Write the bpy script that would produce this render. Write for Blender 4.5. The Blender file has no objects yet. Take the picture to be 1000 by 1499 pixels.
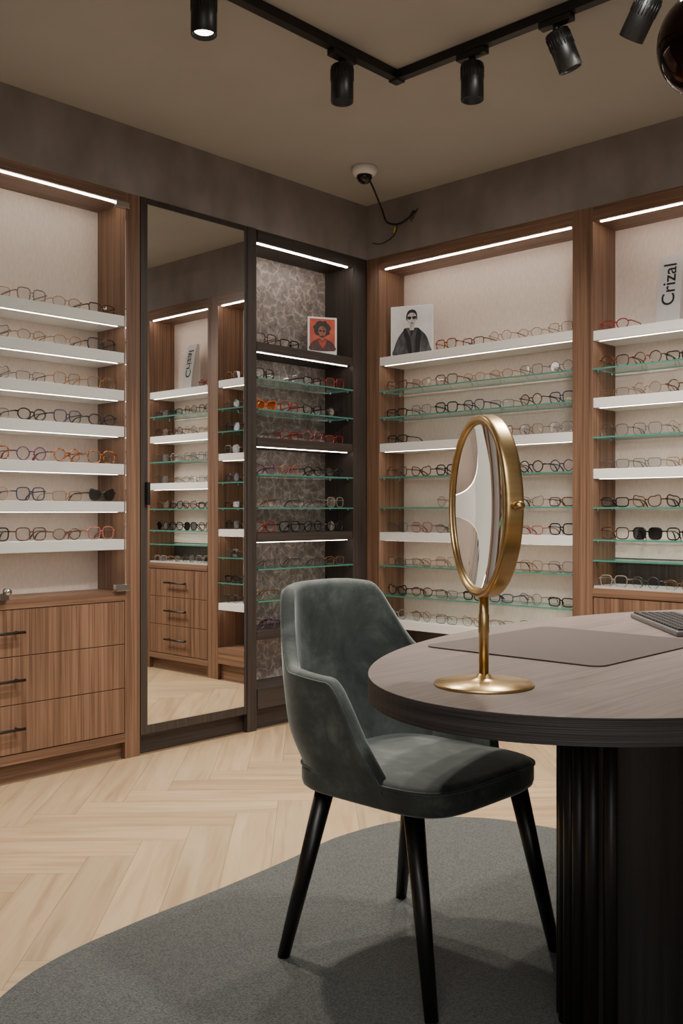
import bpy, bmesh, math, random
from mathutils import Vector, Matrix
random.seed(7)
PI=math.pi
col=bpy.context.scene.collection
ORG={}
# ------------------------------------------------------------------ materials
def srgb(r,g,b):
    f=lambda c:(c/255/12.92) if c/255<=0.04045 else ((c/255+0.055)/1.055)**2.4
    return (f(r),f(g),f(b),1)
def newmat(name):
    m=bpy.data.materials.new(name); m.use_nodes=True
    return m,m.node_tree.nodes,m.node_tree.links,m.node_tree.nodes['Principled BSDF']
def plain(name,c,rough=.5,metal=0,bump=0,bscale=200,**kw):
    m,n,l,b=newmat(name)
    tc=n.new('ShaderNodeTexCoord'); no=n.new('ShaderNodeTexNoise'); no.inputs['Scale'].default_value=bscale
    l.new(tc.outputs['Object'],no.inputs['Vector'])
    mx=n.new('ShaderNodeMixRGB'); mx.blend_type='MULTIPLY'; mx.inputs['Fac'].default_value=.12
    mx.inputs['Color1'].default_value=c; l.new(no.outputs['Fac'],mx.inputs['Color2']); l.new(mx.outputs[0],b.inputs['Base Color'])
    b.inputs['Roughness'].default_value=rough; b.inputs['Metallic'].default_value=metal
    if bump:
        bp=n.new('ShaderNodeBump'); bp.inputs['Strength'].default_value=bump; bp.inputs['Distance'].default_value=.003
        l.new(no.outputs['Fac'],bp.inputs['Height']); l.new(bp.outputs[0],b.inputs['Normal'])
    for k,v in kw.items(): b.inputs[k.replace('_',' ')].default_value=v
    return m
def ramp(n,stops):
    r=n.new('ShaderNodeValToRGB'); e=r.color_ramp.elements
    e[0].position,e[0].color=stops[0]; e[1].position,e[1].color=stops[-1]
    for p,c in stops[1:-1]:
        q=e.new(p); q.color=c
    return r
def noisy(name,c1,c2,scale,rough=.5,detail=4,lo=.3,hi=.7,bump=0,dist=0,coord='Object',**kw):
    m,n,l,b=newmat(name)
    tc=n.new('ShaderNodeTexCoord'); mp=n.new('ShaderNodeMapping'); mp.inputs['Scale'].default_value=scale
    no=n.new('ShaderNodeTexNoise'); no.inputs['Scale'].default_value=1; no.inputs['Detail'].default_value=detail; no.inputs['Distortion'].default_value=dist
    l.new(tc.outputs[coord],mp.inputs[0]); l.new(mp.outputs[0],no.inputs['Vector'])
    r=ramp(n,[(lo,c1),(hi,c2)]); l.new(no.outputs['Fac'],r.inputs[0]); l.new(r.outputs[0],b.inputs['Base Color'])
    b.inputs['Roughness'].default_value=rough
    if bump:
        bp=n.new('ShaderNodeBump'); bp.inputs['Strength'].default_value=bump; bp.inputs['Distance'].default_value=.002
        l.new(no.outputs['Fac'],bp.inputs['Height']); l.new(bp.outputs[0],b.inputs['Normal'])
    for k,v in kw.items(): b.inputs[k.replace('_',' ')].default_value=v
    return m
W1,W2=srgb(80,57,43),srgb(136,104,82)
M={}
M['walnut']=noisy('walnut',W1,W2,(75,75,1.3),.45,7,.3,.72,.12,.7)
M['walnut_y']=noisy('walnut_along_y',W1,W2,(75,1.3,75),.45,7,.3,.72,.12,.7)
M['walnut_x']=noisy('walnut_along_x',W1,W2,(1.3,75,75),.45,7,.3,.72,.12,.7)
D1,D2=srgb(40,34,32),srgb(66,58,53)
M['dark']=noisy('dark_oak',D1,D2,(90,90,2),.5,5,.3,.72,.2,.4)
M['dark_y']=noisy('dark_oak_y',D1,D2,(90,2,90),.5,5,.3,.72,.2,.4)
M['beige']=noisy('linen_backing',srgb(203,187,176),srgb(213,198,187),(120,120,40),.85,2,.3,.7,.05)
M['wallpaper']=noisy('taupe_wallpaper',srgb(114,107,103),srgb(140,132,128),(6,6,3.5),.8,8,.28,.72,.1)
M['ceiling']=plain('ceiling_paint',srgb(172,170,165),.9,bscale=4)
M['plainwall']=plain('wall_paint',srgb(150,146,140),.9,bscale=4)
M['white']=plain('white_lacquer',srgb(230,228,224),.45)
M['black']=plain('black_metal',srgb(18,18,18),.4)
M['blackleg']=plain('black_lacquered_wood',srgb(12,12,13),.35)
M['chrome']=plain('chrome',srgb(200,200,200),.18,1)
M['mirror']=plain('mirror_glass',(.86,.86,.84,1),.0,1); 
M['mirror'].node_tree.links.clear()
bb=M['mirror'].node_tree.nodes['Principled BSDF']; M['mirror'].node_tree.links.new(bb.outputs[0],M['mirror'].node_tree.nodes['Material Output'].inputs[0]); bb.inputs['Base Color'].default_value=(.90,.90,.89,1); bb.inputs['Roughness'].default_value=.01
M['brass']=noisy('aged_brass',srgb(186,154,102),srgb(214,186,136),(6,6,40),.3,3,Metallic=1.0)
M['teal']=plain('glass_edge',srgb(78,150,136),.15,Transmission_Weight=.3)
M['tabletop']=noisy('taupe_oak',srgb(96,84,78),srgb(128,114,106),(120,3,120),.42,6,.3,.7,.15,.6)
M['tableedge']=noisy('smoked_oak_edge',srgb(14,13,15),srgb(52,49,51),(2.5,2.5,280),.6,5,.32,.7,.7,.5)
M['flute']=noisy('black_oak',srgb(19,18,18),srgb(36,33,32),(80,80,2),.42,4)
M['leather']=plain('brown_leather',srgb(76,63,57),.55,bump=.25,bscale=500)
M['rug']=noisy('grey_pile',srgb(50,53,52),srgb(86,89,86),(230,230,230),.95,3,.35,.65,.8,Sheen_Weight=.15)
M['rugtrim']=plain('rug_binding',srgb(120,118,112),.9)
M['cable']=plain('cable_rubber',srgb(20,18,18),.5)
M['yellow']=plain('yellow_connector',srgb(210,165,40),.5)
M['dome']=plain('dome_smoked',srgb(25,24,24),.08)
M['silver']=plain('silver_card',srgb(212,211,210),.3,.4)
M['tray']=plain('pale_tray_felt',srgb(190,184,176),.8)
M['ink']=plain('ink',srgb(46,46,50),.6)
M['key']=plain('key_black',srgb(30,29,30),.5)
M['bodykb']=plain('keyboard_grey',srgb(96,92,92),.4)
def emis(name,c,s):
    m,n,l,b=newmat(name); b.inputs['Base Color'].default_value=(1,1,1,1)
    b.inputs['Emission Color'].default_value=c; b.inputs['Emission Strength'].default_value=s; return m
LC=(1,.88,.77,1)
M['led']=emis('led_strip',LC,26)
M['leddim']=emis('led_strip_dark_unit',LC,15)
M['ledtop']=emis('led_strip_header',LC,44)
M['lamp']=emis('lamp_lens',(1,.93,.84,1),8)
def glassy(name,tint,fac,gc=(1,1,1,1)):
    m,n,l,b=newmat(name); n.remove(b)
    t=n.new('ShaderNodeBsdfTransparent'); t.inputs[0].default_value=tint
    g=n.new('ShaderNodeBsdfGlossy'); g.inputs['Roughness'].default_value=.03; g.inputs[0].default_value=gc
    fr=n.new('ShaderNodeFresnel'); fr.inputs[0].default_value=1.35
    ad=n.new('ShaderNodeMath'); ad.operation='MULTIPLY_ADD'; ad.inputs[1].default_value=.6; ad.inputs[2].default_value=fac; ad.use_clamp=True
    l.new(fr.outputs[0],ad.inputs[0])
    x=n.new('ShaderNodeMixShader'); l.new(ad.outputs[0],x.inputs[0]); l.new(t.outputs[0],x.inputs[1]); l.new(g.outputs[0],x.inputs[2])
    l.new(x.outputs[0],n['Material Output'].inputs[0]); return m
M['pane']=glassy('clear_pane',(.94,.98,.965,1),.02)
M['doorglass']=glassy('door_glass',(.98,.99,.985,1),.0)
M['lens']=glassy('lens_clear',(.92,.93,.94,1),.04)
M['lens_dark']=glassy('lens_dark',(.03,.03,.035,1),.05)
M['lens_orange']=glassy('lens_orange',(.95,.28,.03,1),.05)
# marble
def marble():
    m,n,l,b=newmat('brown_marble'); tc=n.new('ShaderNodeTexCoord')
    no=n.new('ShaderNodeTexNoise'); no.inputs['Scale'].default_value=14; no.inputs['Detail'].default_value=7
    l.new(tc.outputs['Object'],no.inputs['Vector'])
    vm=n.new('ShaderNodeVectorMath'); vm.operation='MULTIPLY_ADD'; vm.inputs[1].default_value=(.10,.10,.10)
    l.new(no.outputs['Color'],vm.inputs[0]); l.new(tc.outputs['Object'],vm.inputs[2])
    v=n.new('ShaderNodeTexVoronoi'); v.feature='DISTANCE_TO_EDGE'; v.inputs['Scale'].default_value=17; l.new(vm.outputs[0],v.inputs['Vector'])
    r=ramp(n,[(0,srgb(196,188,182)),(.035,srgb(164,155,150)),(.10,srgb(144,135,130)),(.6,srgb(136,127,122))]); l.new(v.outputs['Distance'],r.inputs[0])
    n2=n.new('ShaderNodeTexNoise'); n2.inputs['Scale'].default_value=20; n2.inputs['Detail'].default_value=9; n2.inputs['Roughness'].default_value=.76; n2.inputs['Distortion'].default_value=.5; l.new(tc.outputs['Object'],n2.inputs['Vector'])
    r2=ramp(n,[(.36,srgb(146,140,137)),(.64,srgb(255,252,250))]); l.new(n2.outputs['Fac'],r2.inputs[0])
    mx=n.new('ShaderNodeMixRGB'); mx.blend_type='MULTIPLY'; mx.inputs[0].default_value=.9; l.new(r.outputs[0],mx.inputs[1]); l.new(r2.outputs[0],mx.inputs[2])
    l.new(mx.outputs[0],b.inputs['Base Color']); b.inputs['Roughness'].default_value=.4; return m
M['marble']=marble()
def velvet():
    m,n,l,b=newmat('green_velvet'); tc=n.new('ShaderNodeTexCoord')
    no=n.new('ShaderNodeTexNoise'); no.inputs['Scale'].default_value=8; no.inputs['Detail'].default_value=9; no.inputs['Roughness'].default_value=.66; no.inputs['Distortion'].default_value=.3
    l.new(tc.outputs['Object'],no.inputs['Vector'])
    r=ramp(n,[(.32,srgb(38,43,42)),(.5,srgb(60,67,65)),(.70,srgb(96,104,100))]); l.new(no.outputs['Fac'],r.inputs[0]); l.new(r.outputs[0],b.inputs['Base Color'])
    b.inputs['Roughness'].default_value=.75; b.inputs['Sheen Weight'].default_value=.6; b.inputs['Sheen Roughness'].default_value=.35; b.inputs['Sheen Tint'].default_value=(.78,.84,.82,1)
    n3=n.new('ShaderNodeTexNoise'); n3.inputs['Scale'].default_value=300; l.new(tc.outputs['Object'],n3.inputs['Vector'])
    bp=n.new('ShaderNodeBump'); bp.inputs['Strength'].default_value=.15; bp.inputs['Distance'].default_value=.002; l.new(n3.outputs['Fac'],bp.inputs['Height']); l.new(bp.outputs[0],b.inputs['Normal'])
    return m
M['velvet']=velvet()
def parquet():
    m,n,l,b=newmat('oak_herringbone'); uv=n.new('ShaderNodeUVMap'); uv.uv_map='UVMap'
    mp=n.new('ShaderNodeMapping'); mp.inputs['Scale'].default_value=(2.0,24,1); l.new(uv.outputs[0],mp.inputs[0])
    no=n.new('ShaderNodeTexNoise'); no.inputs['Scale'].default_value=1; no.inputs['Detail'].default_value=6; no.inputs['Distortion'].default_value=.8; l.new(mp.outputs[0],no.inputs['Vector'])
    r=ramp(n,[(.28,srgb(164,136,103)),(.5,srgb(184,157,122)),(.75,srgb(197,172,137))]); l.new(no.outputs['Fac'],r.inputs[0])
    at=n.new('ShaderNodeVertexColor'); at.layer_name='tone'
    mx=n.new('ShaderNodeMixRGB'); mx.blend_type='MULTIPLY'; mx.inputs[0].default_value=1; l.new(r.outputs[0],mx.inputs[1]); l.new(at.outputs[0],mx.inputs[2])
    l.new(mx.outputs[0],b.inputs['Base Color']); b.inputs['Roughness'].default_value=.42
    bp=n.new('ShaderNodeBump'); bp.inputs['Strength'].default_value=.12; bp.inputs['Distance'].default_value=.001; l.new(no.outputs['Fac'],bp.inputs['Height']); l.new(bp.outputs[0],b.inputs['Normal'])
    return m
M['parquet']=parquet()
M['gap']=plain('floor_gap',srgb(118,94,68),.8)
# ------------------------------------------------------------------ mesh builder
class MB:
    def __init__(s): s.v=[]; s.f=[]; s.m=[]; s.sm=[]
    def add(s,vs,fs,mi=0,smooth=False):
        o=len(s.v); s.v+= [tuple(p) for p in vs]
        for f in fs: s.f.append([i+o for i in f]); s.m.append(mi); s.sm.append(smooth)
        return s
    def box(s,x0,x1,y0,y1,z0,z1,mi=0):
        x0,x1=sorted((x0,x1)); y0,y1=sorted((y0,y1)); z0,z1=sorted((z0,z1))
        vs=[(x0,y0,z0),(x1,y0,z0),(x1,y1,z0),(x0,y1,z0),(x0,y0,z1),(x1,y0,z1),(x1,y1,z1),(x0,y1,z1)]
        return s.add(vs,[(0,3,2,1),(4,5,6,7),(0,1,5,4),(1,2,6,5),(2,3,7,6),(3,0,4,7)],mi)
    def tube(s,pts,r,n=8,closed=False,mi=0,caps=True):
        pts=[Vector(p) for p in pts]; N=len(pts)
        rs=r if isinstance(r,(list,tuple)) else [r]*N
        vs=[]; up=None
        for i,p in enumerate(pts):
            a=pts[(i-1)%N] if (closed or i>0) else p
            c=pts[(i+1)%N] if (closed or i<N-1) else p
            t=(c-a).normalized()
            if up is None:
                up=Vector((0,0,1)) if abs(t.z)<.9 else Vector((1,0,0))
            u=(up-t*up.dot(t)).normalized(); w=t.cross(u); up=u
            for k in range(n):
                A=2*PI*k/n; vs.append(p+(u*math.cos(A)+w*math.sin(A))*rs[i])
        fs=[]
        for i in range(N if closed else N-1):
            j=(i+1)%N
            for k in range(n):
                q=(k+1)%n; fs.append((i*n+k,i*n+q,j*n+q,j*n+k))
        if not closed and caps:
            fs.append(tuple(range(n))[::-1]); fs.append(tuple((N-1)*n+k for k in range(n)))
        return s.add(vs,fs,mi,True)
    def lathe(s,prof,c=(0,0,0),n=48,mat=None,mi=0,smooth=True,caps=True):
        vs=[];fs=[]
        R=mat or Matrix.Identity(3)
        for (r,z) in prof:
            for k in range(n):
                A=2*PI*k/n; vs.append(Vector(c)+R@Vector((r*math.cos(A),r*math.sin(A),z)))
        for i in range(len(prof)-1):
            for k in range(n):
                q=(k+1)%n; fs.append((i*n+k,i*n+q,(i+1)*n+q,(i+1)*n+k))
        if caps and prof[0][0]>2e-4: fs.append(tuple(range(n))[::-1])
        if caps and prof[-1][0]>2e-4: fs.append(tuple((len(prof)-1)*n+k for k in range(n)))
        return s.add(vs,fs,mi,smooth)
    def prism(s,poly,z0,z1,mi=0,topmi=None):
        n=len(poly); vs=[(x,y,z0) for x,y in poly]+[(x,y,z1) for x,y in poly]
        s.add(vs,[tuple(range(n))[::-1]]+[(i,(i+1)%n,n+(i+1)%n,n+i) for i in range(n)],mi)
        return s.add([(x,y,z1) for x,y in poly],[tuple(range(n))],mi if topmi is None else topmi)
    def mesh(s,name,mats,off=(0,0,0),scale=1):
        me=bpy.data.meshes.new(name); o=Vector(off)
        me.from_pydata([tuple((Vector(p)-o)*scale) for p in s.v],[],s.f)
        for m in (mats if isinstance(mats,list) else [mats]): me.materials.append(m)
        me.polygons.foreach_set('material_index',s.m); me.polygons.foreach_set('use_smooth',s.sm)
        me.validate(); me.update(); return me
    def build(s,name,mats,parent=None,bevel=0,kind=None,seg=2,merge=False):
        off=ORG.get(parent.name,(0,0,0)) if parent else (0,0,0)
        me=s.mesh(name,mats,off); 
        if merge:
            bm=bmesh.new(); bm.from_mesh(me); bmesh.ops.remove_doubles(bm,verts=bm.verts,dist=1e-5); bm.to_mesh(me); bm.free()
        o=bpy.data.objects.new(name,me); col.objects.link(o)
        if parent: o.parent=parent; ORG[o.name]=off
        if bevel:
            b=o.modifiers.new('bevel','BEVEL'); b.width=bevel; b.segments=seg; b.limit_method='ANGLE'
        if kind: o['kind']=kind
        return o
def tag(o,label,cat,group=None):
    o['label']=label; o['category']=cat
    if group: o['group']=group
    return o
def thing(name,label,cat,loc=(0,0,0),group=None,rotz=0,local=False):
    o=bpy.data.objects.new(name,None); col.objects.link(o); o.location=loc; o.rotation_euler=(0,0,rotz); o.empty_display_size=.05
    ORG[o.name]=(0,0,0) if local else tuple(loc)
    return tag(o,label,cat,group)
def struct(b,name,m,**k): return b.build(name,m,kind='structure',**k)
CH=2.70; TOP=2.41; DEP=.22
# ------------------------------------------------------------------ room
XM,YM=5.0,-5.2
w=.14; n=5
me=bpy.data.meshes.new('floor'); bm=bmesh.new(); uvl=bm.loops.layers.uv.new('UVMap'); cl=bm.loops.layers.color.new('tone')
c45,s45=math.cos(PI/4),math.sin(PI/4)
def plank(x0,y0,dx,dy):
    g=.004
    cx,cy=(x0+dx/2)*w,(y0+dy/2)*w
    wx,wy=2.5+cx*c45-cy*s45,-2.5+cx*s45+cy*c45
    if not(-1<wx<XM+1 and YM-1<wy<1): return
    P=[(x0+g,y0+g),(x0+dx-g,y0+g),(x0+dx-g,y0+dy-g),(x0+g,y0+dy-g)]
    vs=[bm.verts.new((2.5+(a*w)*c45-(b*w)*s45,-2.5+(a*w)*s45+(b*w)*c45,0)) for a,b in P]
    f=bm.faces.new(vs); ou,ov=random.random()*50,random.random()*50; t=random.uniform(.91,1.02); wr=random.uniform(-.01,.01)
    for lp,(a,b) in zip(f.loops,P):
        u,v=((a-x0)*w,(b-y0)*w) if dx>dy else ((b-y0)*w,(a-x0)*w)
        lp[uvl].uv=(u+ou,v+ov); lp[cl]=(min(1,t+wr),min(1,t),min(1,t-wr),1)
for r in range(-45,46):
    for k in range(-5,6):
        plank(r+k*2*n,r,n,1); plank(r+k*2*n,r+1,1,n)
for co,no in (((0,0,0),(-1,0,0)),((XM,0,0),(1,0,0)),((0,0,0),(0,1,0)),((0,YM,0),(0,-1,0))):
    bmesh.ops.bisect_plane(bm,geom=bm.verts[:]+bm.edges[:]+bm.faces[:],plane_co=co,plane_no=no,clear_outer=True)
vs=[bm.verts.new(p) for p in ((-.3,YM,-.0015),(XM,YM,-.0015),(XM,.3,-.0015),(-.3,.3,-.0015))]; f=bm.faces.new(vs); f.material_index=1
vs=[bm.verts.new(p) for p in ((-.3,YM,-.1),(-.3,.3,-.1),(XM,.3,-.1),(XM,YM,-.1))]; f=bm.faces.new(vs); f.material_index=1
bm.to_mesh(me); bm.free(); me.materials.append(M['parquet']); me.materials.append(M['gap'])
fo=bpy.data.objects.new('floor',me); col.objects.link(fo); fo['kind']='structure'
struct(MB().box(-.3,XM,YM,.3,CH,CH+.1),'ceiling',M['ceiling'])
struct(MB().box(-.30,-DEP,YM,.3,0,CH).box(-DEP,0,-2.8,0,TOP,CH).box(-DEP,0,YM,-2.8,0,CH),'wall_left',M['wallpaper'])
struct(MB().box(-DEP,XM,DEP,.30,0,CH).box(-DEP,2.05,0,DEP,TOP,CH).box(2.05,XM,0,DEP,0,CH),'wall_back',M['wallpaper'])
struct(MB().box(XM,XM+.1,YM,.3,0,CH),'wall_right',M['plainwall'])
struct(MB().box(-.3,XM+.1,YM-.1,YM,0,CH),'wall_front',M['plainwall'])
# ------------------------------------------------------------------ cabinets
class Side:
    """s along wall, d depth into wall, z up"""
    def __init__(s,left): s.left=left
    def box(s,mb,s0,s1,d0,d1,z0,z1,mi=0):
        if s.left: return mb.box(-d1,-d0,s0,s1,z0,z1,mi)
        return mb.box(s0,s1,d0,d1,z0,z1,mi)
    def pt(s,a,d,z): return (-d,a,z) if s.left else (a,d,z)
Lw,Rw=Side(True),Side(False)
ST=.044
def solid_shelf(S,t,s0,s1,ztop,mat,lm='led'):
    sh=S.box(MB(),s0,s1,.004,DEP-.012,ztop-ST,ztop).build('shelf',mat,t,bevel=.0015)
    S.box(MB(),s0+.02,s1-.02,.024,.031,ztop-ST-(.0008 if lm=='led' else .003),ztop-ST+.001).build('light_strip',M[lm],sh)
def glass_shelf(S,t,s0,s1,ztop):
    b=MB(); S.box(b,s0+.002,s1-.002,-.002,DEP-.03,ztop-.007,ztop)
    for i in range(len(b.f)):
        vs=[Vector(b.v[k]) for k in b.f[i]]; nn=(vs[1]-vs[0]).cross(vs[2]-vs[1])
        if abs(nn.z)<1e-9 or abs(nn.z)<.5*nn.length: b.m[i]=1
    g=b.build('glass_shelf',[M['pane'],M['teal']],t)
    for a in (s0+.005,s1-.005):
        for d in (.03,DEP-.06):
            S.box(MB(),a-.004,a+.004,d-.006,d+.006,ztop-.015,ztop-.007).build('shelf_pin',M['chrome'],g)
def lower_drawers(S,t,s0,s1,hc,wd,wh):
    S.box(MB(),s0,s1,-.004,DEP-.012,.674,.712).build('counter_top',wh,t,bevel=.001)
    S.box(MB(),s0,s1,.022,DEP-.012,.10,.674).build('drawer_case',wd,t)
    S.box(MB(),s0,s1,.0,.022,.072,.108).build('base_rail',wh,t)
    S.box(MB(),s0,s1,.03,DEP-.012,0,.10).build('plinth',wh,t)
    for z0,z1 in ((.490,.671),(.303,.487),(.112,.300)):
        dr=S.box(MB(),s0+.003,s1-.003,0,.02,z0,z1).build('drawer',wd,t,bevel=.0012)
        hz=z0+(z1-z0)*.52; b=MB()
        b.tube([S.pt(hc-.11,-.03,hz),S.pt(hc+.11,-.03,hz)],.006,8)
        for q in (-.085,.085): b.tube([S.pt(hc+q,-.03,hz),S.pt(hc+q,.0,hz)],.005,8)
        b.build('handle',M['black'],dr)
WHITE=M['white']
# left walnut cabinet
t=thing('display_cabinet','tall walnut eyewear cabinet with white lit shelves, three drawers and glass door, left of mirror','cabinet',(-.11,-2.1,0))
s0,s1=-2.74,-1.543
Lw.box(MB(),s1,-1.467,0,DEP,0,TOP).build('side_panel',M['walnut'],t,bevel=.001)
Lw.box(MB(),s0-.06,s0,0,DEP,0,TOP).build('side_panel',M['walnut'],t,bevel=.001)
Lw.box(MB(),s0,s1,0,DEP,2.365,TOP).build('header',M['walnut_y'],t)
Lw.box(MB(),s0,s1,DEP-.012,DEP,.712,2.365).build('back_panel',M['beige'],t)
Lw.box(MB(),s0+.02,s1-.03,.014,.022,2.361,2.366).build('light_strip',M['ledtop'],t)
lower_drawers(Lw,t,s0,s1,-2.13,M['walnut'],M['walnut_y'])
LS=[1.884,1.727,1.567,1.413,1.253,1.094,.934]
for z in LS: solid_shelf(Lw,t,s0,s1-.001,z,WHITE)
gd=Lw.box(MB(),-2.13,-1.546,-.012,-.006,.722,2.352).build('glass_door',M['doorglass'],t)
hb=MB(); Lw.box(hb,-1.60,-1.535,-.022,.002,2.335,2.362); hb.build('hinge',M['chrome'],gd,bevel=.002)
hb=MB(); Lw.box(hb,-1.60,-1.535,-.022,.002,.716,.745); hb.build('hinge',M['chrome'],gd,bevel=.002)
hb=MB(); Lw.box(hb,-2.12,-2.085,-.024,-.004,.712,.738); hb.tube([(.024,-2.10,.745),(.05,-2.10,.745)],.013,14); hb.build('lock',M['chrome'],gd)
# mirror cabinet
t=thing('mirror_cabinet','tall narrow wardrobe with full height mirror door in dark brown frame','cabinet',(-.11,-1.13,0))
s0,s1=-1.466,-.872+.0
Lw.box(MB(),s0,s1+.07,.022,DEP,.09,TOP-.001).build('body',M['dark'],t)
Lw.box(MB(),s0,s1+.07,.03,DEP,0,.09).build('plinth',M['dark_y'],t)
b=MB(); Lw.box(b,s0,-1.430,-.004,.022,.088,TOP); Lw.box(b,s1,s1+.012,-.004,.022,.088,TOP); Lw.box(b,-1.430,s1,-.004,.022,2.385,TOP); Lw.box(b,-1.430,s1,-.004,.022,.088,.126)
fr=b.build('door_frame',M['dark'],t,bevel=.001)
mp=Lw.box(MB(),-1.430,s1,.0,.02,.126,2.385).build('mirror',M['mirror'],t)
b=MB(); Lw.box(b,-1.445,-1.43,-.026,-.004,1.08,1.18); b.build('handle',M['black'],t,bevel=.003)
Lw.box(MB(),s1+.014,-.800,-.006,.022,0,TOP).build('side_panel',M['dark'],t,bevel=.001)
# dark corner niche
t=thing('display_niche','dark brown open shelf unit with marble back, between mirror and room corner','shelf unit',(-.11,-.45,0))
s0,s1=-.799,-.108
Lw.box(MB(),s1,0,0,DEP,0,TOP).build('side_panel',M['dark'],t,bevel=.001)
Lw.box(MB(),s0,s0+.012,.024,DEP,.0,TOP).build('side_panel',M['dark'],t)
Lw.box(MB(),s0+.012,s1,0,DEP,2.35,TOP).build('header',M['dark_y'],t)
Lw.box(MB(),s0+.012,s1,DEP-.012,DEP,.196,2.35).build('back_panel',M['marble'],t)
Lw.box(MB(),s0+.02,s1-.03,.012,.022,2.346,2.351).build('light_strip',M['ledtop'],t)
Lw.box(MB(),s0+.012,s1,0,DEP-.012,.10,.196).build('base_panel',M['dark_y'],t,bevel=.001)
Lw.box(MB(),s0+.012,s1,.03,DEP-.012,0,.10).build('plinth',M['dark_y'],t)
ND=[1.871,1.411,.948,.475]; NG=[1.70,1.549,1.234,1.073,.774,.62]
for z in ND: solid_shelf(Lw,t,s0+.012,s1,z,M['dark_y'],'leddim')
for z in NG: glass_shelf(Lw,t,s0+.012,s1,z)
# wide walnut bay on the right wall
t=thing('display_unit','wide walnut display bay with white and glass shelves, right of room corner','shelf unit',(.65,.11,0))
Rw.box(MB(),.001,.090,0,DEP,0,TOP).build('side_panel',M['walnut'],t,bevel=.001)
Rw.box(MB(),1.249,1.316,0,DEP,0,TOP).build('side_panel',M['walnut'],t,bevel=.001)
Rw.box(MB(),.090,1.249,0,DEP,2.345,TOP).build('header',M['walnut_x'],t)
Rw.box(MB(),.090,1.249,DEP-.012,DEP,.43,2.345).build('back_panel',M['beige'],t)
Rw.box(MB(),.090,1.249,DEP-.012,DEP,.2,.43).build('lower_back',M['dark'],t)
Rw.box(MB(),.12,1.23,.016,.024,2.341,2.346).build('light_strip',M['ledtop'],t)
Rw.box(MB(),.090,1.249,0,DEP-.012,.10,.2).build('base_panel',M['walnut_x'],t,bevel=.001)
Rw.box(MB(),.090,1.249,.03,DEP-.012,0,.10).build('plinth',M['walnut_x'],t)
BD=[1.874,1.414,.942,.48]; BG=[1.695,1.553,1.236,1.075,.768,.61]
for z in BD: solid_shelf(Rw,t,.090,1.249,z,WHITE)
for z in BG: glass_shelf(Rw,t,.090,1.249,z)
# right bay with drawers
t=thing('display_cabinet','walnut display bay with drawers, at right edge behind the table','cabinet',(1.66,.11,0))
Rw.box(MB(),1.317,1.351,0,DEP,0,TOP).build('side_panel',M['walnut'],t,bevel=.001)
Rw.box(MB(),1.97,2.049,0,DEP,0,TOP).build('side_panel',M['walnut'],t,bevel=.001)
Rw.box(MB(),1.351,1.97,0,DEP,2.345,TOP).build('header',M['walnut_x'],t)
Rw.box(MB(),1.351,1.97,DEP-.012,DEP,.84,2.345).build('back_panel',M['beige'],t)
Rw.box(MB(),1.351,1.97,DEP-.012,DEP,.712,.84).build('lower_back',M['dark'],t)  # dark wood paints in the shade below the lowest glass shelf
Rw.box(MB(),1.38,1.95,.016,.024,2.341,2.346).build('light_strip',M['ledtop'],t)
lower_drawers(Rw,t,1.351,1.97,1.66,M['walnut'],M['walnut_x'])
CD=[1.857,1.558,1.242]; CG=[1.69,1.385,1.071,.928,.837]
for z in CD: solid_shelf(Rw,t,1.351,1.97,z,WHITE)
for z in CG: glass_shelf(Rw,t,1.351,1.97,z)
# ------------------------------------------------------------------ eyeglasses
COL={'black':(plain('acetate_black',srgb(14,13,14),.2),),'dark brown':(noisy('acetate_tortoise',srgb(24,12,8),srgb(96,50,22),(90,90,90),.2,2,.4,.6),),
 'amber tortoiseshell':(noisy('acetate_amber',srgb(60,26,12),srgb(176,98,36),(110,110,110),.2,2,.42,.58),),
 'gold metal':(plain('metal_gold',srgb(160,118,76),.35,1),),'silver metal':(plain('metal_silver',srgb(100,100,104),.35,1),),
 'clear plastic':(plain('acetate_clear',srgb(160,150,140),.15,Transmission_Weight=.4),),'red':(plain('acetate_red',srgb(140,22,20),.2),),
 'dark blue':(plain('acetate_blue',srgb(26,32,66),.2),),'purple':(plain('acetate_purple',srgb(86,40,78),.2),),'orange':(plain('acetate_orange',srgb(214,92,20),.2),),
 'rose':(plain('acetate_rose',srgb(150,84,76),.2),)}
SH={'round':(.0240,.0245,2.0,0),'oval':(.0260,.0205,2.2,0),'square':(.0266,.0236,3.6,0),'rectangular':(.0274,.0182,4.4,0),'cat-eye':(.0268,.0205,2.7,.010)}
GM={}; GS=1.06
def eye(shape,sx,k=1.0,N=28):
    a,h,nn,cat=SH[shape]; pts=[]
    for i in range(N):
        A=2*PI*i/N; c,s=math.cos(A),math.sin(A)
        x=a*k*math.copysign(abs(c)**(2/nn),c); z=h*k*math.copysign(abs(s)**(2/nn),s)
        if s<0: x*=1-.14*abs(s)
        if cat and s>0 and c>0: z+=cat*c*s*1.6; x+=.002*c*s
        X=sx*(.0335+x); pts.append((X,.9*X*X,z))
    return pts
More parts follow.
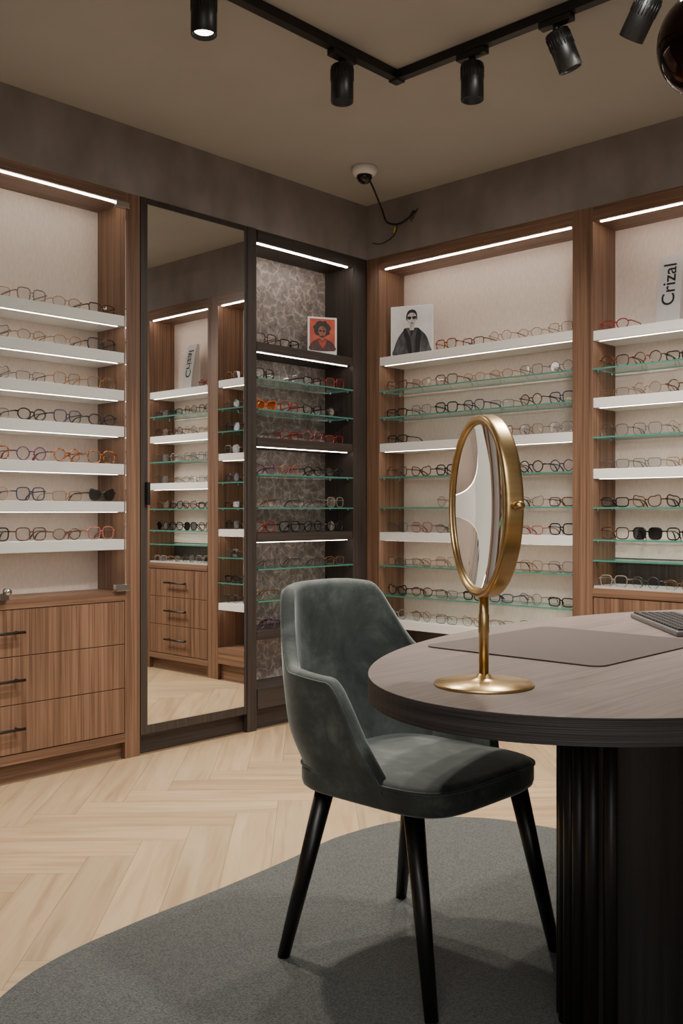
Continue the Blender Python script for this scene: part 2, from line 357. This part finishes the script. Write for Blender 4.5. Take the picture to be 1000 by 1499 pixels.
def gmeshes(shape,thick,colour):
    key=(shape,thick,colour)
    if key in GM: return GM[key]
    r=.0023 if thick else .0014
    if colour in('black','amber tortoiseshell'): r=.0028
    h=SH[shape][1]; zc=h+r+.0005; mt=COL[colour][0]
    up=lambda P:[(x,y,z+zc) for x,y,z in P]
    b=MB()
    for sx in (-1,1): b.tube(up(eye(shape,sx)),r,6,True)
    a=SH[shape][0]
    bx=.0335-a*.97
    b.tube([(-bx,.001,zc+.005),(-bx*.4,-.001,zc+.0085),(bx*.4,-.001,zc+.0085),(bx,.001,zc+.005)],r*1.15,6)
    for sx in (-1,1):
        xo=.0335+a*.95; b.tube([(sx*xo,.9*xo*xo,zc+.009),(sx*.0675,.005,zc+.010),(sx*.069,.009,zc+.010)],r*1.2,6)
        b.tube([(sx*(bx+.0005),.002,zc-.001),(sx*(bx-.002),.007,zc-.004)],r*.8,5)
    fm=b.mesh('front_frame',mt,scale=GS)
    ls=[]
    for sx in (-1,1):
        P=up(eye(shape,sx,.99)); lm=MB().add(P,[tuple(range(len(P)))]).mesh('lens',M['lens'],scale=GS); ls.append(lm)
    ts=[]
    for sx in (-1,1):
        b=MB(); z=zc+.010; rt=.0023 if thick else .0014
        b.tube([(sx*.069,.007,z),(sx*.0695,.04,z),(sx*.068,.085,z-.002),(sx*.066,.105,z-.008),(sx*.064,.122,z*.45),(sx*.063,.133,.003)],[rt,rt,rt,rt*1.2,rt*1.4,rt*1.3],6)
        ts.append(b.mesh('temple',mt,scale=GS))
    GM[key]=(fm,ls,ts); return GM[key]
THICK={'black','dark brown','amber tortoiseshell','red','dark blue','purple','orange','rose','clear plastic'}
ORD=['first','second','third','fourth','fifth','sixth','seventh','eighth','ninth','tenth']
def glasses(loc,rotz,colour,shape,label,group,lens='lens'):
    fm,ls,ts=gmeshes(shape,colour in THICK,colour)
    root=thing('eyeglasses' if lens!='lens_dark' else 'sunglasses',label,'glasses' if lens!='lens_dark' else 'sunglasses',loc,group,rotz,True)
    for nm,m in [('front_frame',fm)]+[('lens',x) for x in ls]+[('temple',x) for x in ts]:
        o=bpy.data.objects.new(nm,m); col.objects.link(o); o.parent=root
        if nm=='lens' and lens!='lens': o.material_slots[0].link='OBJECT'; o.material_slots[0].material=M[lens]
    return root
shapes=['round','square','rectangular','cat-eye','oval','square','rectangular']
MIX={'warm':['dark brown','gold metal','amber tortoiseshell','black','dark brown','gold metal'],
     'metal':['gold metal','silver metal','gold metal','dark brown','silver metal'],
     'pale':['gold metal','clear plastic','gold metal','silver metal'],
     'dark':['black','dark brown','dark blue','silver metal','black'],
     'red':['red','dark brown','purple','silver metal','black','rose','black'],
     'clear':['clear plastic','silver metal','rose','gold metal','silver metal'],
     'black':['black','dark brown','dark blue','black'],
     'all':['black','dark brown','dark blue','red','silver metal','gold metal','black']}
def row(S,pos,z,mix,si,side,unit,group,special={},rr=.11):
    for i,a in enumerate(pos):
        c=random.choice(MIX[mix]); sh=random.choice(shapes); ln='lens'
        if i in special: c,sh,ln=special[i]
        word='sunglasses' if ln=='lens_dark' else ('tinted glasses' if ln=='lens_orange' else 'glasses')
        lab=f"{c} {sh} {word}, {ORD[i]} from the {side}, {ORD[si]} shelf down, {unit}"
        if S.left: loc=(-.04-random.uniform(0,.010),a,z+.0003); r=PI/2+random.uniform(-rr,rr)
        else: loc=(a,.04+random.uniform(0,.010),z+.0003); r=random.uniform(-rr,rr)
        glasses(loc,r,c,sh,lab,group,ln)
lp=[-1.628-.162*i for i in range(4)]
lm=['warm','pale','pale','dark','warm','metal','warm']
sp=[{0:('dark brown','rectangular','lens'),1:('gold metal','oval','lens'),2:('clear plastic','square','lens')},{0:('black','square','lens')},{0:('gold metal','square','lens')},{1:('dark blue','square','lens')},{0:('amber tortoiseshell','square','lens'),1:('amber tortoiseshell','round','lens'),2:('purple','round','lens'),3:('amber tortoiseshell','square','lens')},{0:('black','cat-eye','lens_dark'),2:('dark blue','square','lens')},{3:('black','square','lens'),0:('rose','square','lens')}]
for i,z in enumerate(LS): row(Lw,lp,z,lm[i],i,'right','left walnut cabinet','glasses on the white shelves of the left cabinet',sp[i])
nl=[-.695+.165*i for i in range(4)]
allN=sorted(ND+NG,reverse=True); nm_=['warm','red','red','red','red','clear','red','clear','clear','red']
for i,z in enumerate(allN):
    P=nl
    if i==0: P=nl[:2]
    s_={}
    if i==2: s_={0:('orange','cat-eye','lens_orange'),1:('red','square','lens')}
    if i==6: s_={0:('red','square','lens'),1:('black','square','lens')}
    row(Lw,P,z,nm_[i],i,'left','dark marble niche','glasses in the dark marble niche',s_)
bp=[.175+.165*i for i in range(7)]
allB=sorted(BD+BG,reverse=True); bm_=['warm','metal','all','clear','black','all','red','metal','dark','clear']
for i,z in enumerate(allB):
    P=bp
    if i==0: P=[.50+.165*k for k in range(5)]
    if i==5: P=bp[2:]
    if i==3: P=[bp[0]]+bp[3:]
    row(Rw,P,z,bm_[i],i,'left','wide walnut bay','glasses in the wide walnut bay',{0:('black','rectangular','lens')} if i==3 else {})
cp=[1.433,1.586,1.738,1.888]
allC=sorted(CD+CG,reverse=True)[:7]; cm=['red','dark','metal','clear','clear','black','warm']
for i,z in enumerate(allC):
    P=cp
    if i==0: P=cp[:1]
    row(Rw,P,z,cm[i],i,'left','right drawer bay','glasses in the right drawer bay',{1:('black','square','lens_dark'),3:('black','round','lens_dark')} if i==6 else ({0:('red','oval','lens')} if i==0 else {}),rr=.04)
tr=thing('display_tray','pale shallow tray on the counter of the right bay under its lowest glass shelf','tray',(1.66,.1,.712))
MB().box(1.355,1.966,.002,.19,.7122,.716).build('tray_base',M['tray'],tr)
b=MB()
for q in ((1.355,1.966,.002,.005),(1.355,1.966,.187,.19),(1.355,1.357,.005,.187),(1.964,1.966,.005,.187)): b.box(q[0],q[1],q[2],q[3],.716,.722)
b.build('tray_rim',M['silver'],tr)
for i in range(4):
    c_=['clear plastic','silver metal','gold metal','clear plastic'][i]; h_=['square','round','oval','rectangular'][i]
    glasses((cp[i]+(.003 if i==0 else -.003 if i==3 else 0),.028,.7162),random.uniform(-.02,.02),c_,h_,f"{c_} glasses in the pale counter tray, {ORD[i]} from left, right bay",'glasses in the tray of the right bay')
# ------------------------------------------------------------------ posters and sign
def ell(cx,cz,rx,rz,y,n=28): return [(cx+rx*math.cos(2*PI*k/n),y,cz+rz*math.sin(2*PI*k/n)) for k in range(n)]
def flat(t,name,polys,m,y):
    b=MB()
    for P in polys:
        Q=[(p[0],y,p[-1]) for p in P]; b.add(Q,[tuple(range(len(Q)))])
    return b.build(name,m,t)
def textmesh(body,size,name,mat,parent,loc,rot):
    cu=bpy.data.curves.new('txt','FONT'); cu.body=body; cu.size=size; cu.align_x='CENTER'; cu.align_y='CENTER'; cu.extrude=.0004; cu.offset=.0008
    to=bpy.data.objects.new('txt',cu); col.objects.link(to); bpy.context.view_layer.update()
    me=bpy.data.meshes.new_from_object(to.evaluated_get(bpy.context.evaluated_depsgraph_get())); bpy.data.objects.remove(to)
    me.materials.clear(); me.materials.append(mat); o=bpy.data.objects.new(name,me); col.objects.link(o); o.parent=parent; o.location=loc; o.rotation_euler=rot; return o
P_=lambda n,r,g,b: plain('print_'+n,srgb(r,g,b),.55)
pw,pk=P_('paper',226,226,226),P_('black',26,26,28)
pg=noisy('print_coat',srgb(40,40,43),srgb(92,92,96),(34,34,12),.55,4,.35,.7,dist=.6)
ps=noisy('print_skin_grey',srgb(150,146,144),srgb(198,194,192),(60,60,60),.55,2)
pgd=noisy('print_grey_backdrop',srgb(196,196,196),srgb(218,218,218),(8,8,8),.55,2)
def smooth(P,n=6): return [(p.x,p.y) for p in ccr2(P,n)]
def ccr2(P,n):
    out=[];N=len(P)
    for i in range(N):
        a,p,q,d=[Vector(P[(i+k)%N]) for k in(-1,0,1,2)]
        for k in range(n):
            u=k/n; out.append(.5*((2*p)+(q-a)*u+(2*a-5*p+4*q-d)*u*u+(3*p-a-3*q+d)*u**3))
    return out
t=thing('poster','black and white portrait card of person in sunglasses and dark coat on top white shelf','poster',(.245,.085,1.8743),rotz=.36,local=True)
MB().box(-.118,.118,0,.004,0,.268).build('card',pw,t)
flat(t,'backdrop_print',[[(-.112,.006),(.112,.006),(.112,.262),(-.112,.262)]],pgd,-.0003)
flat(t,'coat_print',[smooth([(-.104,.009),(0,.008),(.106,.009),(.100,.05),(.082,.10),(.058,.128),(.028,.150),(0,.146),(-.028,.152),(-.055,.130),(-.080,.095),(-.098,.05)])],pg,-.0006)
flat(t,'lapel_print',[smooth([(-.034,.150),(-.012,.10),(-.002,.05),(.0,.012),(-.016,.012),(-.03,.07),(-.048,.13)]),smooth([(.034,.148),(.02,.09),(.022,.014),(.040,.014),(.048,.08),(.052,.122)])],pk,-.0009)
flat(t,'hair_print',[smooth([(-.027,.19),(-.031,.215),(-.02,.240),(.002,.247),(.022,.238),(.030,.215),(.026,.19),(.0,.20)])],pk,-.0010)
flat(t,'face_print',[smooth([(-.024,.212),(-.022,.185),(-.010,.164),(.002,.160),(.012,.166),(.022,.186),(.024,.212),(.012,.228),(-.012,.228)]),[(-.012,.138),(.012,.138),(.013,.172),(-.013,.172)]],ps,-.0013)
flat(t,'collar_print',[smooth([(-.022,.150),(0,.128),(.024,.150),(.012,.138),(0,.118),(-.012,.136)])],pk,-.0014)
flat(t,'sunglasses_print',[smooth([(-.024,.210),(-.003,.209),(-.006,.196),(-.020,.196)]),smooth([(.003,.209),(.024,.210),(.020,.196),(.006,.196)])],pk,-.0016)
flat(t,'mouth_print',[ell(0.001,.176,.007,.0022,0)],pk,-.0016)
t=thing('poster','small orange portrait card with white border on dark niche shelf','poster',(-.085,-.255,1.8713),rotz=PI/2-.5,local=True)
MB().box(-.08,.08,0,.004,0,.205).build('card',pw,t)
flat(t,'background_print',[[(-.07,.028),(.07,.028),(.07,.196),(-.07,.196)]],noisy('print_orange',srgb(160,52,32),srgb(198,84,54),(20,20,20),.55,3),-.0006)
flat(t,'jacket_print',[smooth([(-.066,.030),(.066,.030),(.062,.066),(.036,.084),(.012,.092),(-.014,.092),(-.038,.084),(-.062,.066)])],noisy('print_jacket',srgb(36,16,18),srgb(92,34,30),(50,50,20),.55,3),-.0009)
hp=[]
for k in range(40):
    A=2*PI*k/40; rr=1+.06*math.sin(7*A)+.04*math.sin(11*A+1); hp.append((-.002+.047*rr*math.cos(A),.143+.043*rr*math.sin(A)))
flat(t,'hair_print',[hp],P_('hair',26,16,14),-.0011)
flat(t,'face_print',[smooth([(-.022,.140),(-.020,.118),(-.008,.100),(.002,.098),(.012,.104),(.019,.122),(.020,.142),(.008,.156),(-.010,.156)]),[(-.011,.080),(.010,.080),(.010,.106),(-.011,.106)]],noisy('print_skin_brown',srgb(104,56,40),srgb(152,90,64),(50,50,50),.55,2),-.0014)
flat(t,'scarf_print',[smooth([(-.022,.084),(0,.074),(.022,.086),(.014,.060),(.002,.044),(-.010,.056)])],P_('scarf',176,50,36),-.0016)
flat(t,'sunglasses_print',[ell(-.011,.132,.008,.005,0),ell(.009,.132,.008,.005,0)],pk,-.0018)
flat(t,'mouth_print',[ell(0,.110,.006,.0022,0)],P_('lips',120,30,34),-.0018)
t=thing('display_sign','tall silver sign with vertical lettering on top shelf of right bay','sign',(1.665,.075,1.8573),local=True,rotz=.06)
b=MB(); N=14; LN=.05
vs=[];fs=[]
for i in range(N+1):
    z=.305*i/N; y=.0+LN*(i/N)**1.4; yb=.065+.006*(i/N)
    vs+=[(-.052,y,z),(.052,y,z),(.052,yb,z),(-.052,yb,z)]
for i in range(N):
    for k in range(4):
        q=(k+1)%4; fs.append((i*4+k,i*4+q,i*4+4+q,i*4+4+k))
fs+=[(3,2,1,0),tuple(N*4+k for k in range(4))]
b.add(vs,fs,0); 
b.build('panel',M['silver'],t)
tx=textmesh('Crizal',.080,'lettering',M['ink'],t,(0,0,0),(0,0,0))
for v in tx.data.vertices:
    X,Y,Z=v.co; zz=.175+X; xx=-Y
    v.co=(xx,LN*max(0,zz/.305)**1.4-.0012,zz)
# ------------------------------------------------------------------ ceiling fittings
t=thing('lighting_track','black right-angled lighting track on the ceiling','track light rail',(1.16,-1.13,CH))
b=MB().box(1.142,1.178,-3.0,-1.148,CH-.034,CH); 
b.build('rail',M['black'],t,bevel=.002)
b=MB().box(1.178,3.0,-1.148,-1.112,CH-.034,CH); b.build('rail',M['black'],t,bevel=.002)
b=MB(); b.box(1.138,1.182,-1.152,-1.108,CH-.04,CH); b.build('corner_joint',M['black'],t,bevel=.003)
def spot(x,y,axis,label,energy,tilt=(0,0),dz=.008,rec=.095):
    t=thing('track_spotlight',label,'spotlight',(x,y,CH-.034),'spotlights on the ceiling track')
    z0=CH-.0345
    b=MB()
    if axis=='y': b.box(x-.017,x+.017,y-.06,y+.06,z0-.022,z0)
    else: b.box(x-.06,x+.06,y-.017,y+.017,z0-.022,z0)
    b.build('adapter',M['black'],t,bevel=.003)
    MB().tube([(x,y,z0-.02),(x,y,z0-.055+dz)],.012,12).build('stem',M['black'],t)
    R=(Matrix.Rotation(tilt[1],3,'Z')@Matrix.Rotation(tilt[0],3,'Y'))
    c=Vector((x,y,z0-.05+dz)); hs=[(.0001,0),(.036,0),(.04,-.004),(.04,-.128),(.037,-.130),(.034,-.126),(.030,-rec+.001),(.0001,-rec+.001)]
    MB().lathe(hs,c,40,R).build('housing',M['black'],t)
    MB().lathe([(.0001,-rec-.0005),(.0295,-rec-.0005)],c,32,R).build('lens',M['lamp'],t)
    fins=MB()
    for k in range(24):
        A=2*PI*k/24; p=Vector((.040*math.cos(A),.040*math.sin(A),0)); fins.tube([c+R@(p+Vector((0,0,-.012))),c+R@(p+Vector((0,0,-.055)))],.0018,5)
    fins.build('cooling_fins',M['black'],t)
    L=bpy.data.lights.new('spot_lamp','SPOT'); L.energy=energy; L.spot_size=1.9; L.spot_blend=.9; L.shadow_soft_size=.035; L.color=(1,.91,.80)
    o=bpy.data.objects.new('spot_lamp',L); col.objects.link(o); o.location=c+R@Vector((0,0,-.135)); o.rotation_euler=R.to_euler()
spot(1.16,-2.05,'y','black spotlight at top left showing its bright lens',130,dz=.026,rec=.116)
spot(1.16,-1.43,'y','black spotlight left of the track corner',95)
spot(1.505,-1.13,'x','black upright spotlight right of the track corner',85)
spot(1.841,-1.13,'x','black tilted spotlight, second to the right of the track corner',85,(-.42,1.0))
spot(2.17,-1.13,'x','black strongly tilted spotlight at top right beside the pendant globe',90,(.7,-.3))
t=thing('security_camera','white domed security camera with dark bubble on the ceiling near the corner','security camera',(.392,-.455,CH))
MB().lathe([(.060,0),(.060,-.022),(.054,-.034),(.044,-.040),(.0001,-.040)],(.392,-.455,CH),40).build('housing',M['white'],t)
MB().lathe([(.038,-.038),(.037,-.052),(.030,-.066),(.018,-.076),(.0001,-.080)],(.392,-.455,CH),32).build('bubble',M['dome'],t)
b=MB(); 
def cr(P,n=8):
    P=[Vector(p) for p in P]; out=[]
    for i in range(len(P)-1):
        a=P[max(i-1,0)];p=P[i];q=P[i+1];d=P[min(i+2,len(P)-1)]
        for k in range(n):
            u=k/n; out.append(.5*((2*p)+(q-a)*u+(2*a-5*p+4*q-d)*u*u+(3*p-a-3*q+d)*u**3))
    out.append(P[-1]); return out
t=thing('loose_cable','black loose cable hanging from security camera to the wall','cable',(.2,-.03,2.55))
MB().tube(cr([(.366,-.39,2.662),(.32,-.30,2.64),(.20,-.10,2.61),(.17,-.03,2.575),(.235,-.02,2.553),(.30,-.015,2.57),(.335,-.012,2.605)]),.005,8).build('cord',M['cable'],t)
MB().tube(cr([(.235,-.02,2.553),(.20,-.012,2.50),(.12,-.012,2.475),(.05,-.01,2.49)]),.0025,6).build('thin_wire',M['cable'],t)
b=MB()
for k in range(6): b.tube([(.31+.006*k,-.014,2.575+.004*k),(.325+.008*k,-.012,2.55+.012*k)],.002,5)
b.build('frayed_wire',M['cable'],t)
MB().tube([(.215,-.014,2.545),(.205,-.013,2.515)],.006,8).build('connector',M['yellow'],t)
t=thing('pendant_lamp','smoked copper glass globe pendant hanging above the table at the right edge','pendant lamp',(2.63,-1.79,2.10))
M['globe']=plain('copper_glass',srgb(50,32,26),.06,.9)
MB().lathe([(max(.0001,.118*math.sin(PI*k/24)),2.10-.118*math.cos(PI*k/24)) for k in range(25)],(2.63,-1.79,0),48).build('globe',M['globe'],t)
MB().tube([(2.63,-1.79,2.21),(2.63,-1.79,2.68)],.003,8).build('cord',M['black'],t)
MB().lathe([(.022,2.205),(.022,2.25),(.0001,2.26)],(2.63,-1.79,0),24).build('cap',M['brass'],t)
MB().lathe([(.05,CH-.025),(.05,CH)],(2.63,-1.79,0),24).build('ceiling_rose',M['black'],t)
# ------------------------------------------------------------------ rug
rp=ccr2([(1.58,-2.96),(1.485,-2.76),(1.447,-2.50),(1.432,-2.22),(1.405,-1.93),(1.372,-1.66),(1.425,-1.38),(1.60,-1.195),(1.86,-1.12),(2.4,-1.0),(3.1,-1.1),(3.6,-1.8),(3.75,-2.9),(3.3,-3.7),(2.5,-3.8),(1.88,-3.42)],10)
t=thing('area_rug','dark grey green rug with wavy free-form outline under the chair and table','rug',(2.5,-2.3,0))
MB().prism([(p.x,p.y) for p in rp],.0005,.0115).build('pile',M['rug'],t)
MB().tube([(p.x,p.y,.0055) for p in rp],.005,6,True).build('binding',M['rugtrim'],t)
RZ=.012
# ------------------------------------------------------------------ table
TC=(2.605,-1.75); TZ=.75; TA,TB=.550,.990
t=thing('table','oval taupe oak table with dark edge and black fluted base','table',(TC[0],TC[1],RZ))
def ov(a,b,n=160): return [(TC[0]+a*math.cos(2*PI*k/n),TC[1]+b*math.sin(2*PI*k/n)) for k in range(n)]
b=MB(); b.prism(ov(TA,TB),TZ-.042,TZ-.0005,0); b.build('edge_band',M['tableedge'],t)
b=MB(); b.prism(ov(TA-.0005,TB-.0005),TZ-.001,TZ,0); b.build('table_top',M['tabletop'],t)
b=MB(); b.prism(ov(.236,.496),RZ,TZ-.042); b.build('base_core',M['flute'],t)
fl=MB(); N=62
pts=[(TC[0]+.236*math.cos(2*PI*k/4000),TC[1]+.496*math.sin(2*PI*k/4000)) for k in range(4000)]
L=[0]
for k in range(4000):
    p,q=pts[k],pts[(k+1)%4000]; L.append(L[-1]+math.hypot(p[0]-q[0],p[1]-q[1]))
j=0
for i in range(N):
    tgt=L[-1]*i/N
    while L[j]<tgt: j+=1
    ang=j*360/4000
    if 281<ang<304 or 101<ang<124: continue      # smooth panels beside the fluting
    p=pts[j%4000]; fl.tube([(p[0],p[1],RZ),(p[0],p[1],TZ-.042)],.0135,12)
fl.build('fluting',M['flute'],t)
# desk mat
def rrect(x0,x1,y0,y1,r,n=6):
    P=[]
    for cx,cy,a0 in ((x1-r,y1-r,0),(x0+r,y1-r,PI/2),(x0+r,y0+r,PI),(x1-r,y0+r,1.5*PI)):
        for k in range(n+1): A=a0+PI/2*k/n; P.append((cx+r*math.cos(A),cy+r*math.sin(A)))
    return P
b=MB().prism(rrect(2.165,2.60,-2.24,-1.73,.03),TZ,TZ+.003); tag(b.build('desk_mat',M['leather'],bevel=.001),'dark brown leather desk mat on the table','desk mat')
# keyboard
t=thing('keyboard','dark computer keyboard at the right end of the table','keyboard',(2.412,-1.485,TZ),rotz=-.85,local=True)
MB().box(-.215,.215,-.066,.066,.0,.014).build('case',M['bodykb'],t,bevel=.004)
b=MB()
for r_ in range(6):
    for c_ in range(18):
        if r_==0 and 4<=c_<=8: continue
        x=-.205+c_*.0229; y=-.059+r_*.0200
        b.box(x,x+.0190,y,y+.0160,.013,.019)
b.box(-.205+4*.0229,-.205+9*.0229-.004,-.059,-.043,.013,.019)
b.build('keycaps',M['key'],t,bevel=.0015)
# ------------------------------------------------------------------ table mirror
mx,my=2.545,-2.548
t=thing('table_mirror','round brass vanity mirror on a stand, on the table','mirror',(mx,my,TZ))
MB().lathe([(.0001,TZ),(.085,TZ),(.0865,TZ+.002),(.085,TZ+.005),(.03,TZ+.009),(.014,TZ+.014),(.011,TZ+.02),(.0001,TZ+.022)],(mx,my,0),64).build('base',M['brass'],t)
MB().lathe([(.0085,TZ+.015),(.0085,.84),(.0095,.842),(.0095,.872),(.0085,.874),(.0085,.905)],(mx,my,0),24).build('stem',M['brass'],t)
nrm=Vector((-.590,-.807,.0)).normalized(); zc=1.06
upv=Vector((0,0,1)); side=upv.cross(nrm).normalized()
R=Matrix([[side.x,upv.x,nrm.x],[side.y,upv.y,nrm.y],[side.z,upv.z,nrm.z]])
c=Vector((mx,my,zc))
MB().lathe([(.1405,.008),(.141,.012),(.1445,.013),(.1452,.0155),(.1455,.017),(.153,.017),(.1560,.0155),(.1570,.0125),(.1572,.009),(.1572,-.008),(.1570,-.0105),(.1560,-.0125),(.153,-.014),(.146,-.0145),(.0001,-.0145)],c,96,R,caps=False).build('ring',M['brass'],t)
gp=[(max(1e-5,.1420*k/24),-.0050+.0150*((k/24)**2)) for k in range(25)]
MB().lathe(gp,c,128,R,caps=False).build('mirror_glass',M['mirror'],t)
for sgn in (-1,1):
    b=MB()
    p=c+side*sgn*.157; b.tube([p-side*sgn*.004,p+side*sgn*.012],.006,14)
    b.lathe([(.0001,-.007),(.007,-.006),(.010,0),(.007,.006),(.0001,.007)],p+side*sgn*.012,16)
    b.build('pivot_knob',M['brass'],t)
# ------------------------------------------------------------------ chair
cx,cy=2.06,-2.145
t=thing('dining_chair','dark green velvet armchair with black tapered legs beside the table','chair',(cx,cy,RZ))
Wd,XB,RC,XF=.247,-.245,.165,.072
s1_=Wd-RC; arc=RC*PI/2; arm=XF-(XB+RC); TOT=s1_+arc+arm
def plan(u):
    """u signed arc length from back centre -> (x,y,nx,ny)"""
    sg=1 if u>=0 else -1; a=abs(u)
    if a<s1_: x,y,nx,ny=XB,a,-1,0
    elif a<s1_+arc:
        A=(a-s1_)/RC; x=XB+RC-RC*math.cos(A); y=s1_+RC*math.sin(A); nx,ny=-math.cos(A),math.sin(A)
    else: x=XB+RC+(a-s1_-arc); y=Wd; nx,ny=0,1
    return x,sg*y,nx,sg*ny
def ss(a,b,x): u=min(1,max(0,(x-a)/(b-a))); return u*u*(3-2*u)
QA=TOT-.105
def ztop(a):
    z=.872-.020*(min(a,.2)/.2)**2.5
    z-=.166*ss(.158,.275,a)
    z-=.006*ss(.28,.38,a)
    q=min(1,max(0,(a-QA)/(TOT-QA))); z-=.257*q**2.0
    return z
ZB=.408
def shellpt(u,v):
    x,y,nx,ny=plan(u); zt=ztop(abs(u)); z=ZB+(zt-ZB)*v
    o=-.034*(1-ss(ZB,.56,z))
    back=max(0,-nx)
    lean=-.065*max(0,(z-.45)/.42)*back
    fwd=.030*ss(.33,TOT,abs(u))*(1-ss(.42,.66,z))
    flare=.012*ss(.5,.7,z)*abs(ny)
    bulge=.008*math.sin(PI*min(1,max(0,(z-.42)/.42)))
    return Vector((cx+x+nx*(o+bulge)+lean+fwd,cy+y+ny*(o+flare+bulge),z)),Vector((nx,ny,0))
NU,NV=96,18; TH=.035
vs=[];fs=[]
def add_surf(off):
    base=len(vs)
    for i in range(NU+1):
        u=-TOT+2*TOT*i/NU
        for j in range(NV+1):
            p,nn=shellpt(u,j/NV); vs.append(p-nn*off)
    return base
b0=add_surf(0); b1=add_surf(TH)
def add_rim():
    base=len(vs)
    for i in range(NU+1):
        u=-TOT+2*TOT*i/NU; p,nn=shellpt(u,1); vs.append(p-nn*TH*.5+Vector((0,0,.009)))
    return base
b2=add_rim()
id_=lambda b,i,j:b+i*(NV+1)+j
for i in range(NU):
    for j in range(NV):
        fs.append((id_(b0,i,j),id_(b0,i,j+1),id_(b0,i+1,j+1),id_(b0,i+1,j)))
        fs.append((id_(b1,i,j),id_(b1,i+1,j),id_(b1,i+1,j+1),id_(b1,i,j+1)))
    fs.append((id_(b0,i,NV),b2+i,b2+i+1,id_(b0,i+1,NV)))
    fs.append((b2+i,id_(b1,i,NV),id_(b1,i+1,NV),b2+i+1))
    q=(id_(b0,i,0),id_(b1,i,0),id_(b1,i+1,0),id_(b0,i+1,0)); fs.append(q[::-1])
for i,fl_ in ((0,0),(NU,1)):
    for j in range(NV):
        q=(id_(b0,i,j),id_(b1,i,j),id_(b1,i,j+1),id_(b0,i,j+1)); fs.append(q if fl_==0 else q[::-1])
    q=(id_(b0,i,NV),id_(b1,i,NV),b2+i); fs.append(q if fl_==0 else q[::-1])
b=MB(); b.add(vs,fs,0,True); sh=b.build('backrest',M['velvet'],t); m=sh.modifiers.new('s','SUBSURF'); m.levels=1; m.render_levels=2
pp=[]
for i in range(NU+1):
    u=-TOT+2*TOT*i/NU; p,nn=shellpt(u,1); pp.append(p-nn*.002+Vector((0,0,-.006)))
MB().tube(pp,.003,6).build('piping',M['velvet'],sh)
def sup(a,b_,n=4.6,N=64):
    P=[]
    for k in range(N):
        A=2*PI*k/N; c_,s_=math.cos(A),math.sin(A)
        P.append((a*math.copysign(abs(c_)**(2/n),c_),b_*math.copysign(abs(s_)**(2/n),s_)))
    return P
prof=[(.86,.406),(.95,.408),(.985,.414),(1,.425),(1,.450),(.99,.462),(.96,.470),(.88,.474),(.6,.479),(.3,.481),(.01,.482)]
vs=[];fs=[];N=64
for k_,z in prof:
    for x,y in sup(.228*k_ if k_<.5 else .228-(1-k_)*.2,(.222*k_ if k_<.5 else .222-(1-k_)*.2)): vs.append((cx+.015+x,cy+y,z))
for i in range(len(prof)-1):
    for k in range(N): q=(k+1)%N; fs.append((i*N+k,i*N+q,(i+1)*N+q,(i+1)*N+k))
fs.append(tuple(range(N))[::-1]); fs.append(tuple((len(prof)-1)*N+k for k in range(N)))
MB().add(vs,fs,0,True).build('seat',M['velvet'],t)
MB().tube([(cx+.015+x,cy+y,.462) for x,y in sup(.228,.222)],.0035,6,True).build('seat_piping',M['velvet'],t)
for top,ft in (((1.935,-2.31),(1.860,-2.377)),((2.195,-2.31),(2.296,-2.375)),((2.245,-1.985),(2.304,-1.913)),((1.93,-1.985),(1.834,-1.916))):
    MB().tube([(top[0],top[1],.415),(ft[0],ft[1],RZ+.0005)],[.023,.0145],20).build('leg',M['blackleg'],t)
# ------------------------------------------------------------------ lights
def area(name,loc,size,e,c=(1,.95,.89),rot=(0,0,0),sy=None):
    L=bpy.data.lights.new(name,'AREA'); L.energy=e; L.size=size; L.color=c
    if sy: L.shape='RECTANGLE'; L.size_y=sy
    o=bpy.data.objects.new(name,L); col.objects.link(o); o.location=loc; o.rotation_euler=rot
area('overhead_fill',(3.4,-4.2,2.62),1.3,44)  # added soft fill above and behind the camera, not a real fixture
area('rear_fill',(4.5,-4.8,1.7),1.8,26,(1,.98,.96),(math.radians(90),0,math.radians(43)))  # unseen fill added behind the camera to brighten walls and ceiling
area('table_light',(2.35,-1.55,2.66),.16,34)
wd=bpy.data.worlds.new('world'); bpy.context.scene.world=wd; wd.use_nodes=True; wd.node_tree.nodes['Background'].inputs[0].default_value=(.5,.45,.4,1); wd.node_tree.nodes['Background'].inputs[1].default_value=.1
# ------------------------------------------------------------------ camera
cd=bpy.data.cameras.new('camera'); cd.sensor_width=36; cd.lens=34.51; cam=bpy.data.objects.new('camera',cd); col.objects.link(cam)
cam.location=(3.529,-3.956,1.05); cam.rotation_euler=(PI/2,0,math.radians(43.2)); bpy.context.scene.camera=cam
